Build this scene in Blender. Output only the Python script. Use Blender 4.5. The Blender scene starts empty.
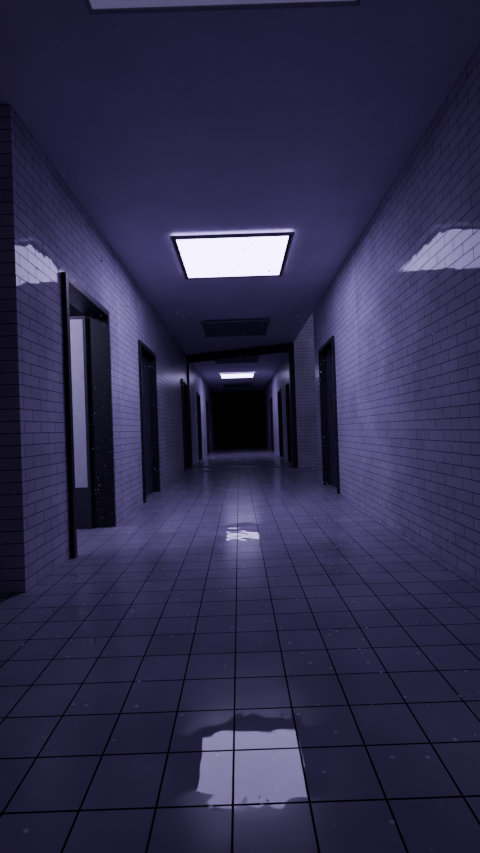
import bpy, bmesh, math, random
from mathutils import Vector, Matrix

CAM_H=0.95; H=3.01; XL=-1.343; XR=1.387; T=0.18
FPX=450.0
EMIT=13.0
LCOL=(0.58,0.465,1.0)

# ---------------------------------------------------------------- materials
def newmat(name):
    m=bpy.data.materials.new(name); m.use_nodes=True
    nt=m.node_tree; b=nt.nodes['Principled BSDF']
    return m,nt,b
def simple(name,col,rough=0.5,spec=0.5,noise=0.15,scale=12,metal=0):
    m,nt,b=newmat(name)
    geo=nt.nodes.new('ShaderNodeNewGeometry')
    n=nt.nodes.new('ShaderNodeTexNoise'); n.inputs['Scale'].default_value=scale
    nt.links.new(geo.outputs['Position'],n.inputs['Vector'])
    r=nt.nodes.new('ShaderNodeMix'); r.data_type='RGBA'
    r.inputs['A'].default_value=tuple(c*(1-noise) for c in col)+(1,)
    r.inputs['B'].default_value=tuple(min(1,c*(1+noise)) for c in col)+(1,)
    nt.links.new(n.outputs['Fac'],r.inputs['Factor'])
    nt.links.new(r.outputs['Result'],b.inputs['Base Color'])
    b.inputs['Roughness'].default_value=rough
    b.inputs['Specular IOR Level'].default_value=spec
    b.inputs['Metallic'].default_value=metal
    return m
def emis(name,col,s):
    m,nt,b=newmat(name)
    b.inputs['Base Color'].default_value=(0.8,0.8,0.8,1)
    b.inputs['Emission Color'].default_value=col+(1,)
    b.inputs['Emission Strength'].default_value=s
    return m

def tiled(name,axes,off,bw,rh,mortar,offset,c1,c2,cm,kind,wav,wscale,speck=0.0):
    m,nt,b=newmat(name); L=nt.links.new; N=nt.nodes.new
    geo=N('ShaderNodeNewGeometry'); sep=N('ShaderNodeSeparateXYZ'); L(geo.outputs['Position'],sep.inputs[0])
    comb=N('ShaderNodeCombineXYZ')
    for k in range(2):
        ad=N('ShaderNodeMath'); ad.operation='SUBTRACT'; ad.inputs[1].default_value=off[k]
        L(sep.outputs[axes[k]],ad.inputs[0]); L(ad.outputs[0],comb.inputs[k])
    br=N('ShaderNodeTexBrick'); br.offset=offset; br.offset_frequency=2; br.squash=1
    br.inputs['Scale'].default_value=1; br.inputs['Brick Width'].default_value=bw
    br.inputs['Row Height'].default_value=rh; br.inputs['Mortar Size'].default_value=mortar
    br.inputs['Mortar Smooth'].default_value=0.1; br.inputs['Bias'].default_value=0
    br.inputs['Color1'].default_value=c1+(1,); br.inputs['Color2'].default_value=c2+(1,)
    br.inputs['Mortar'].default_value=cm+(1,)
    L(comb.outputs[0],br.inputs['Vector'])
    gn=N('ShaderNodeTexNoise'); gn.inputs['Scale'].default_value=2.2; gn.inputs['Detail'].default_value=6
    L(geo.outputs['Position'],gn.inputs['Vector'])
    gr=N('ShaderNodeMapRange'); gr.inputs[1].default_value=0.3; gr.inputs[2].default_value=0.7
    gr.inputs[3].default_value=0.8; gr.inputs[4].default_value=1.1; L(gn.outputs['Fac'],gr.inputs[0])
    mul=N('ShaderNodeMix'); mul.data_type='RGBA'; mul.blend_type='MULTIPLY'; mul.inputs['Factor'].default_value=1
    L(br.outputs['Color'],mul.inputs['A']); L(gr.outputs[0],mul.inputs['B'])
    out=mul.outputs['Result']
    if speck>0: out=flecks(nt,geo,out,speck)
    L(out,b.inputs['Base Color'])
    def math_(op,a,bb=None):
        n=N('ShaderNodeMath'); n.operation=op
        for i,v in enumerate((a,bb)):
            if v is None: continue
            if isinstance(v,(int,float)): n.inputs[i].default_value=v
            else: L(v,n.inputs[i])
        return n.outputs[0]
    def rng(v,a,bb,c,d):
        n=N('ShaderNodeMapRange'); L(v,n.inputs[0])
        for i,q in enumerate((a,bb,c,d)): n.inputs[i+1].default_value=q
        return n.outputs[0]
    if kind=='wall':      # glaze polished near the entrance, worn further down the corridor
        face=rng(sep.outputs[1],3.2,5.5,0.03,0.32)
        b.inputs['IOR'].default_value=1.14
    else:                 # floor: satin tile with shallow wet patches
        wn2=N('ShaderNodeTexNoise'); wn2.inputs['Scale'].default_value=9; wn2.inputs['Detail'].default_value=2
        L(geo.outputs['Position'],wn2.inputs['Vector'])
        nz=math_('MULTIPLY',math_('SUBTRACT',wn2.outputs['Fac'],0.5),1.6)
        wets=[]
        for (cx,cy,rx,ry) in [(0.01,1.33,0.26,0.185),(0.03,4.25,0.26,0.40)]:
            dx=math_('DIVIDE',math_('SUBTRACT',sep.outputs[0],cx),rx)
            dy=math_('DIVIDE',math_('SUBTRACT',sep.outputs[1],cy),ry)
            d=math_('SQRT',math_('ADD',math_('MULTIPLY',dx,dx),math_('MULTIPLY',dy,dy)))
            d=math_('ADD',d,nz)
            wets.append(rng(d,0.98,1.02,1,0))
        wet=math_('MAXIMUM',wets[0],wets[1])
        face=rng(wet,0,1,0.20,0.02)
        ior=math_('SUBTRACT',rng(wets[0],0,1,1.2,1.27),math_('MULTIPLY',wets[1],0.10))
        L(ior,b.inputs['IOR'])
    mixr=N('ShaderNodeMix'); mixr.data_type='FLOAT'
    L(br.outputs['Fac'],mixr.inputs[0]); L(face,mixr.inputs[2]); mixr.inputs[3].default_value=0.85
    L(mixr.outputs[0],b.inputs['Roughness'])
    L(rng(br.outputs['Fac'],0,1,0.5,0.0),b.inputs['Specular IOR Level'])
    wn=N('ShaderNodeTexNoise'); wn.inputs['Scale'].default_value=wscale; wn.inputs['Detail'].default_value=1.0
    L(geo.outputs['Position'],wn.inputs['Vector'])
    bm=N('ShaderNodeBump'); bm.inputs['Strength'].default_value=1.0; bm.inputs['Distance'].default_value=wav
    L(wn.outputs['Fac'],bm.inputs['Height'])
    L(bm.outputs['Normal'],b.inputs['Normal'])
    return m
def flecks(nt,geo,col,amt):
    L=nt.links.new; N=nt.nodes.new
    v=N('ShaderNodeTexVoronoi'); v.inputs['Scale'].default_value=13; L(geo.outputs['Position'],v.inputs['Vector'])
    mr=N('ShaderNodeMapRange'); mr.inputs[1].default_value=0.05; mr.inputs[2].default_value=0.11
    mr.inputs[3].default_value=1; mr.inputs[4].default_value=0; L(v.outputs['Distance'],mr.inputs[0])
    mm=N('ShaderNodeMath'); mm.operation='MULTIPLY'; mm.inputs[1].default_value=amt; L(mr.outputs[0],mm.inputs[0])
    mx=N('ShaderNodeMix'); mx.data_type='RGBA'; L(mm.outputs[0],mx.inputs['Factor'])
    L(col,mx.inputs['A']); mx.inputs['B'].default_value=(0.8,0.78,0.9,1)
    return mx.outputs['Result']

BR1=(0.46,0.42,0.52); BR2=(0.42,0.38,0.48); BRM=(0.075,0.067,0.10)
M_wx=tiled('glazed_brick_side',(1,2),(0,0),0.235,0.0752,0.0028,0.5,BR1,BR2,BRM,'wall',0.0018,7,0.6)
M_wy=tiled('glazed_brick_facing',(0,2),(XL,0),0.235,0.0752,0.0028,0.5,BR1,BR2,BRM,'wall',0.0018,7,0.6)
M_floor=tiled('floor_tile',(0,1),(-0.049,1.149),0.195,0.195,0.0032,0.0,(0.265,0.24,0.32),(0.23,0.205,0.285),(0.011,0.009,0.016),'floor',0.0013,7,0.5)
def ceilmat():
    m,nt,b=newmat('ceiling_plaster'); L=nt.links.new; N=nt.nodes.new
    geo=N('ShaderNodeNewGeometry')
    gn=N('ShaderNodeTexNoise'); gn.inputs['Scale'].default_value=1.8; gn.inputs['Detail'].default_value=8
    L(geo.outputs['Position'],gn.inputs['Vector'])
    r=N('ShaderNodeMix'); r.data_type='RGBA'; L(gn.outputs['Fac'],r.inputs['Factor'])
    r.inputs['A'].default_value=(0.45,0.41,0.53,1); r.inputs['B'].default_value=(0.64,0.58,0.72,1)
    L(flecks(nt,geo,r.outputs['Result'],0.8),b.inputs['Base Color'])
    b.inputs['Roughness'].default_value=0.8; b.inputs['Specular IOR Level'].default_value=0.15
    return m
M_ceil=ceilmat()
M_frame=simple('dark_painted_frame',(0.018,0.016,0.024),0.45,0.3)
M_door=simple('dark_door_paint',(0.05,0.045,0.065),0.4,0.3)
M_black=simple('end_darkness_black',(0.005,0.005,0.007),0.9,0.0)  # black colour stands in for the darkness at the corridor end
M_pale=simple('pale_door_panel',(0.6,0.57,0.68),0.6,0.2)
M_dark=simple('darkened_room_plaster',(0.02,0.018,0.026),0.9,0.1)  # near-black colour puts the side room's darkness into its walls
M_metal=simple('door_metal',(0.25,0.24,0.3),0.3,0.5,metal=1)
M_trim=simple('light_trim_metal',(0.25,0.24,0.3),0.4,0.4)
M_off=emis('glowing_off_diffuser',LCOL,0.13)  # panel is off; weak glow added so it looks pale
M_offdark=simple('dark_off_panel',(0.10,0.09,0.13),0.6,0.2)  # dark base colour for the ceiling panels that are off
M_on=emis('lit_diffuser',LCOL,EMIT)
M_up=emis('uplight_strip',LCOL,EMIT*0.3)  # hidden emitter, added to brighten the ceiling around lit panels
M_dust=simple('dust',(0.8,0.77,0.9),0.9,0.0)

# ---------------------------------------------------------------- mesh helpers
def mesh_obj(name,boxes,mats,parent=None,bevel=0):
    bm=bmesh.new()
    for bx in boxes:
        x0,x1,y0,y1,z0,z1=bx[:6]; mi=bx[6] if len(bx)>6 else 0
        vs=[bm.verts.new(p) for p in [(x0,y0,z0),(x1,y0,z0),(x1,y1,z0),(x0,y1,z0),(x0,y0,z1),(x1,y0,z1),(x1,y1,z1),(x0,y1,z1)]]
        for f in [(0,3,2,1),(4,5,6,7),(0,1,5,4),(1,2,6,5),(2,3,7,6),(3,0,4,7)]:
            fc=bm.faces.new([vs[i] for i in f]); fc.material_index=mi
    me=bpy.data.meshes.new(name); bm.to_mesh(me); bm.free()
    for m in mats: me.materials.append(m)
    o=bpy.data.objects.new(name,me); bpy.context.collection.objects.link(o)
    if bevel:
        md=o.modifiers.new('bevel','BEVEL'); md.width=bevel; md.segments=2; md.limit_method='ANGLE'
    if parent: o.parent=parent
    return o
def empty(name,loc=(0,0,0)):
    e=bpy.data.objects.new(name,None); e.location=loc; e.empty_display_size=0.2
    bpy.context.collection.objects.link(e); return e

# ---------------------------------------------------------------- shell
YB=-5.0; YE=23.6
mesh_obj('floor',[(-5,5,YB,YE+1,-0.1,0)],[M_floor])
def wall_x(name,x0,x1,y0,y1,ops,mat,h=H):
    b=[];y=y0
    for (a,c,z) in ops:
        b.append((x0,x1,y,a,0,h)); b.append((x0,x1,a,c,z,h)); y=c
    b.append((x0,x1,y,y1,0,h))
    return mesh_obj(name,b,[mat])
DZ=2.23
left_doors=[(3.50,4.68),(6.15,7.32),(10.75,11.85),(14.6,15.7),(18.6,19.7)]
right_doors_a=[(6.32,7.45)]
right_doors_b=[(11.55,12.75),(14.3,15.4),(18.2,19.3)]
wall_x('wall_left',XL-T,XL,2.77,YE,[(a,b,DZ) for a,b in left_doors],M_wx)
wall_x('wall_right',XR,XR+T,YB,8.0,[(a,b,DZ) for a,b in right_doors_a],M_wx)
wall_x('wall_right_far',XR,XR+T,10.98,YE,[(a,b,DZ) for a,b in right_doors_b],M_wx)
mesh_obj('wall_left_return',[(-5,XL-T,2.77,2.97,0,H)],[M_wy])
mesh_obj('wall_alcove_back',[(XR,4.2,10.8,10.98,0,3.85)],[M_wy])
mesh_obj('wall_alcove_front',[(XR+T,4.2,7.8,8.0,0,3.85)],[M_wy])
mesh_obj('wall_alcove_side',[(4.2,4.4,7.8,10.98,0,3.85)],[M_wx])
mesh_obj('wall_end',[(-1.9,XL,YE,YE+.2,0,H),(XR,1.9,YE,YE+.2,0,H),(XL,XR,YE,YE+.2,2.96,H)],[M_wy])
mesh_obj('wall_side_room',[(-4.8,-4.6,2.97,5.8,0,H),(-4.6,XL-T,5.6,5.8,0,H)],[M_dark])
mesh_obj('ceiling',[(-5.2,XR,YB,YE+1,H,H+.1),(XR,5.2,YB,8.0,H,H+.1),(XR,5.2,10.98,YE+1,H,H+.1)],[M_ceil])
mesh_obj('ceiling_alcove',[(XR-0.1,4.4,7.8,10.98,3.85,3.95),(XR-0.1,XR,7.9,10.98,H+.1,3.85),(XR-0.1,4.2,7.8,7.9,H+.1,3.85)],[M_ceil])

# ---------------------------------------------------------------- doors
def door(side,y0,y1,open_=False,i=[0]):
    i[0]+=1
    root=empty('door_%d'%i[0])
    X=XL if side<0 else XR
    s=side
    def bx(a,b,*r):
        xa,xb=X+s*a,X+s*b
        return (min(xa,xb),max(xa,xb))+r
    f=0.06
    boxes=[bx(-0.035,T,y0,y0+f,0,DZ),bx(-0.035,T,y1-f,y1,0,DZ),bx(-0.035,T,y0+f,y1-f,DZ-f,DZ)]
    mesh_obj('frame',boxes,[M_frame],root,0.004)
    w=(y1-y0)-2*f
    if not open_:
        a,b=y0+f+0.003,y1-f-0.003
        st=0.13
        bo=[bx(0.09,0.13,a,b,0.008,DZ-f-.003,0),
            bx(0.08,0.09,a,a+st,0.008,DZ-f-.003,0),bx(0.08,0.09,b-st,b,0.008,DZ-f-.003,0),
            bx(0.08,0.09,a+st,b-st,DZ-f-.003-st,DZ-f-.003,0),bx(0.08,0.09,a+st,b-st,0.95,1.1,0),bx(0.08,0.09,a+st,b-st,0.008,0.25,0)]
        mesh_obj('leaf',bo,[M_door],root,0.003)
        mesh_obj('handle',[bx(0.035,0.08,a+.05,a+.07,1.0,1.02),bx(0.025,0.04,a+.05,a+.18,0.995,1.02)],[M_metal],root,0.004)
    else:
        yb=y1-f-0.003; ya=yb-0.04
        x0=XL-T-0.005; x1=x0-w
        z1=DZ-f-.003
        bo=[(x1,x0,ya,yb,0.008,0.42,0),(x0-0.03,x0,ya,yb,0.42,z1,0),(x1,x1+0.05,ya,yb,0.42,z1,0),
            (x1+0.05,x0-0.03,ya,yb,z1-0.03,z1,0),(x1+0.05,x0-0.03,ya+.006,yb-.01,0.42,z1-0.03,1)]
        mesh_obj('leaf',bo,[M_door,M_pale],root,0.002)
        mesh_obj('handle',[(x1+.02,x1+.04,ya-.05,ya,1.0,1.02),(x1+.02,x1+.14,ya-.065,ya-.05,1.0,1.02)],[M_metal],root,0.004)
for k,(a,b) in enumerate(left_doors): door(-1,a,b,open_=(k==0))
for a,b in right_doors_a+right_doors_b: door(1,a,b)

root=empty('dark_end_doors')  # doors added to close the end, in place of open darkness
a0,a1=XL,XR; Z=2.96
mesh_obj('frame',[(a0,a0+.07,YE-.03,YE+.2,0,Z),(a1-.07,a1,YE-.03,YE+.2,0,Z),(a0+.07,a1-.07,YE-.03,YE+.2,Z-.07,Z)],[M_black],root)
mesh_obj('leaf_1',[(a0+.07,0.02,YE+.06,YE+.1,0,Z-.07),(-1.1,-.15,YE+.05,YE+.06,.2,1.1),(-1.1,-.15,YE+.05,YE+.06,1.3,2.7)],[M_black],root)
mesh_obj('leaf_2',[(0.02,a1-.07,YE+.06,YE+.1,0,Z-.07),(.2,1.15,YE+.05,YE+.06,.2,1.1),(.2,1.15,YE+.05,YE+.06,1.3,2.7)],[M_black],root)

# ---------------------------------------------------------------- partition portal (slightly skewed)
root=empty('corridor_portal')
def beam(name,pts,z0,z1,mat):
    bm=bmesh.new()
    lo=[bm.verts.new((x,y,z0)) for x,y in pts]; hi=[bm.verts.new((x,y,z1)) for x,y in pts]
    bm.faces.new(lo[::-1]); bm.faces.new(hi)
    n=len(pts)
    for k in range(n): bm.faces.new([lo[k],lo[(k+1)%n],hi[(k+1)%n],hi[k]])
    me=bpy.data.meshes.new(name); bm.to_mesh(me); bm.free(); me.materials.append(mat)
    o=bpy.data.objects.new(name,me); bpy.context.collection.objects.link(o); o.parent=root
    return o
beam('header',[(XL,12.1),(XR,10.82),(XR,11.0),(XL,12.28)],H-0.2,H-0.001,M_frame)
beam('jamb_left',[(XL,12.1),(XL+.05,12.07),(XL+.05,12.25),(XL,12.28)],0,H-0.2,M_frame)
beam('jamb_right',[(XR-.12,10.86),(XR,10.82),(XR,11.0),(XR-.12,11.04)],0,H-0.2,M_frame)
beam('threshold',[(XL+.05,12.07),(XR-.12,10.87),(XR-.12,11.0),(XL+.05,12.2)],0,0.012,M_frame)

# ---------------------------------------------------------------- ceiling lights
def luminaire(yc,lit,dark=False):
    root=empty('ceiling_light',(0,yc,H))
    s=0.645; zb=-0.055; zt=-0.03
    x=0.0
    tw=0.02
    def ring(o,i,z0,z1):
        return [(x-o,x+o,-o,-i,z0,z1),(x-o,x+o,i,o,z0,z1),(x-o,x-i,-i,i,z0,z1),(x+i,x+o,-i,i,z0,z1)]
    sb=not(lit or dark)
    mesh_obj('outer_trim',ring(s,s-tw,zb,zt),[M_trim],root,0.002)
    inn=s-(0.022 if sb else 0.055)
    if not sb: mesh_obj('inner_frame',ring(s-tw,inn,zb+.004,zt),[M_frame],root,0.002)
    mesh_obj('diffuser',[(x-inn,x+inn,-inn,inn,zb+.008,zb+.016)],[M_on if lit else (M_offdark if dark else M_off)],root)
    mesh_obj('back_plate',[(x-s+.02,x+s-.02,-s+.02,s-.02,zt,zt+.004)],[M_trim],root)
    mesh_obj('mount',[(x-.2,x+.2,-.2,.2,zt+.004,-0.001)],[M_trim],root)
    if lit:  # unseen strips added above the panel for a ceiling glow
        mesh_obj('added_glow_strips',[(x-s+.02,x+s-.02,-s+.02,-s+.08,zt+.005,zt+.008),(x-s+.02,x+s-.02,s-.08,s-.02,zt+.005,zt+.008),
            (x-s+.02,x-s+.08,-s+.08,s-.08,zt+.005,zt+.008),(x+s-.08,x+s-.02,-s+.08,s-.08,zt+.005,zt+.008)],[M_up],root)
for yc,l,d in [(5.28,True,False),(16.7,True,False),(1.49,False,False),(8.97,False,True),(12.85,False,True),(20.5,False,True)]:
    luminaire(yc,l,d)

def area(name,loc,target,e,size):
    ld=bpy.data.lights.new(name,'AREA'); ld.energy=e; ld.size=size; ld.color=(0.64,0.56,1.0)
    lo=bpy.data.objects.new(name,ld); lo.location=loc; bpy.context.collection.objects.link(lo)
    lo.rotation_euler=(Vector(target)-Vector(loc)).to_track_quat('-Z','Y').to_euler()
area('added_room_fill',(-2.6,3.4,2.6),(-1.9,4.6,1.2),30,0.3)  # added fill light, brightens the pale panel of the open door
area('added_alcove_fill',(2.9,9.3,3.8),(2.4,10.2,1.5),14,0.3)  # added fill light, lifts the alcove's back wall

# ---------------------------------------------------------------- airborne dust (one mesh)
random.seed(5)
bm=bmesh.new()
for k in range(3800):
    y=0.8+random.random()*3.6; x=random.uniform(-1.28,1.32); z=random.uniform(0.04,2.92)
    if abs(x)<0.16*y and abs(z-0.95)<0.16*y: continue
    rr=random.uniform(0.0012,0.0026)*(0.4+0.35*y)*random.choice((0.8,0.8,1,1.45))
    c=Vector((x,y,z))
    vs=[bm.verts.new(c+Vector(d)*rr) for d in [(1,0,0),(-1,0,0),(0,1,0),(0,-1,0),(0,0,1),(0,0,-1)]]
    for f in [(0,2,4),(2,1,4),(1,3,4),(3,0,4),(2,0,5),(1,2,5),(3,1,5),(0,3,5)]: bm.faces.new([vs[i] for i in f])
me=bpy.data.meshes.new('airborne_dust'); bm.to_mesh(me); bm.free(); me.materials.append(M_dust)
o=bpy.data.objects.new('airborne_dust',me); bpy.context.collection.objects.link(o)

w=bpy.data.worlds.new('world'); bpy.context.scene.world=w; w.use_nodes=True
w.node_tree.nodes['Background'].inputs[0].default_value=(0.6,0.49,1.0,1)
w.node_tree.nodes['Background'].inputs[1].default_value=0.08

# ---------------------------------------------------------------- camera
cd=bpy.data.cameras.new('camera'); cam=bpy.data.objects.new('camera',cd); bpy.context.collection.objects.link(cam)
cd.sensor_fit='VERTICAL'; cd.sensor_height=24; cd.sensor_width=24*480/853; cd.lens=FPX/853*24
cd.clip_start=0.02; cd.clip_end=200
r=math.radians(2.0); pitch=3.5/FPX; yaw=1.0/FPX
F=Vector((math.sin(yaw)*math.cos(pitch),math.cos(yaw)*math.cos(pitch),math.sin(pitch))).normalized()
R=F.cross(Vector((0,0,1))).normalized(); U=R.cross(F)
cx=R*math.cos(r)-U*math.sin(r); cy=R*math.sin(r)+U*math.cos(r); cz=-F
M=Matrix(((cx.x,cy.x,cz.x,0),(cx.y,cy.y,cz.y,0),(cx.z,cy.z,cz.z,CAM_H),(0,0,0,1)))
cam.matrix_world=M
bpy.context.scene.camera=cam
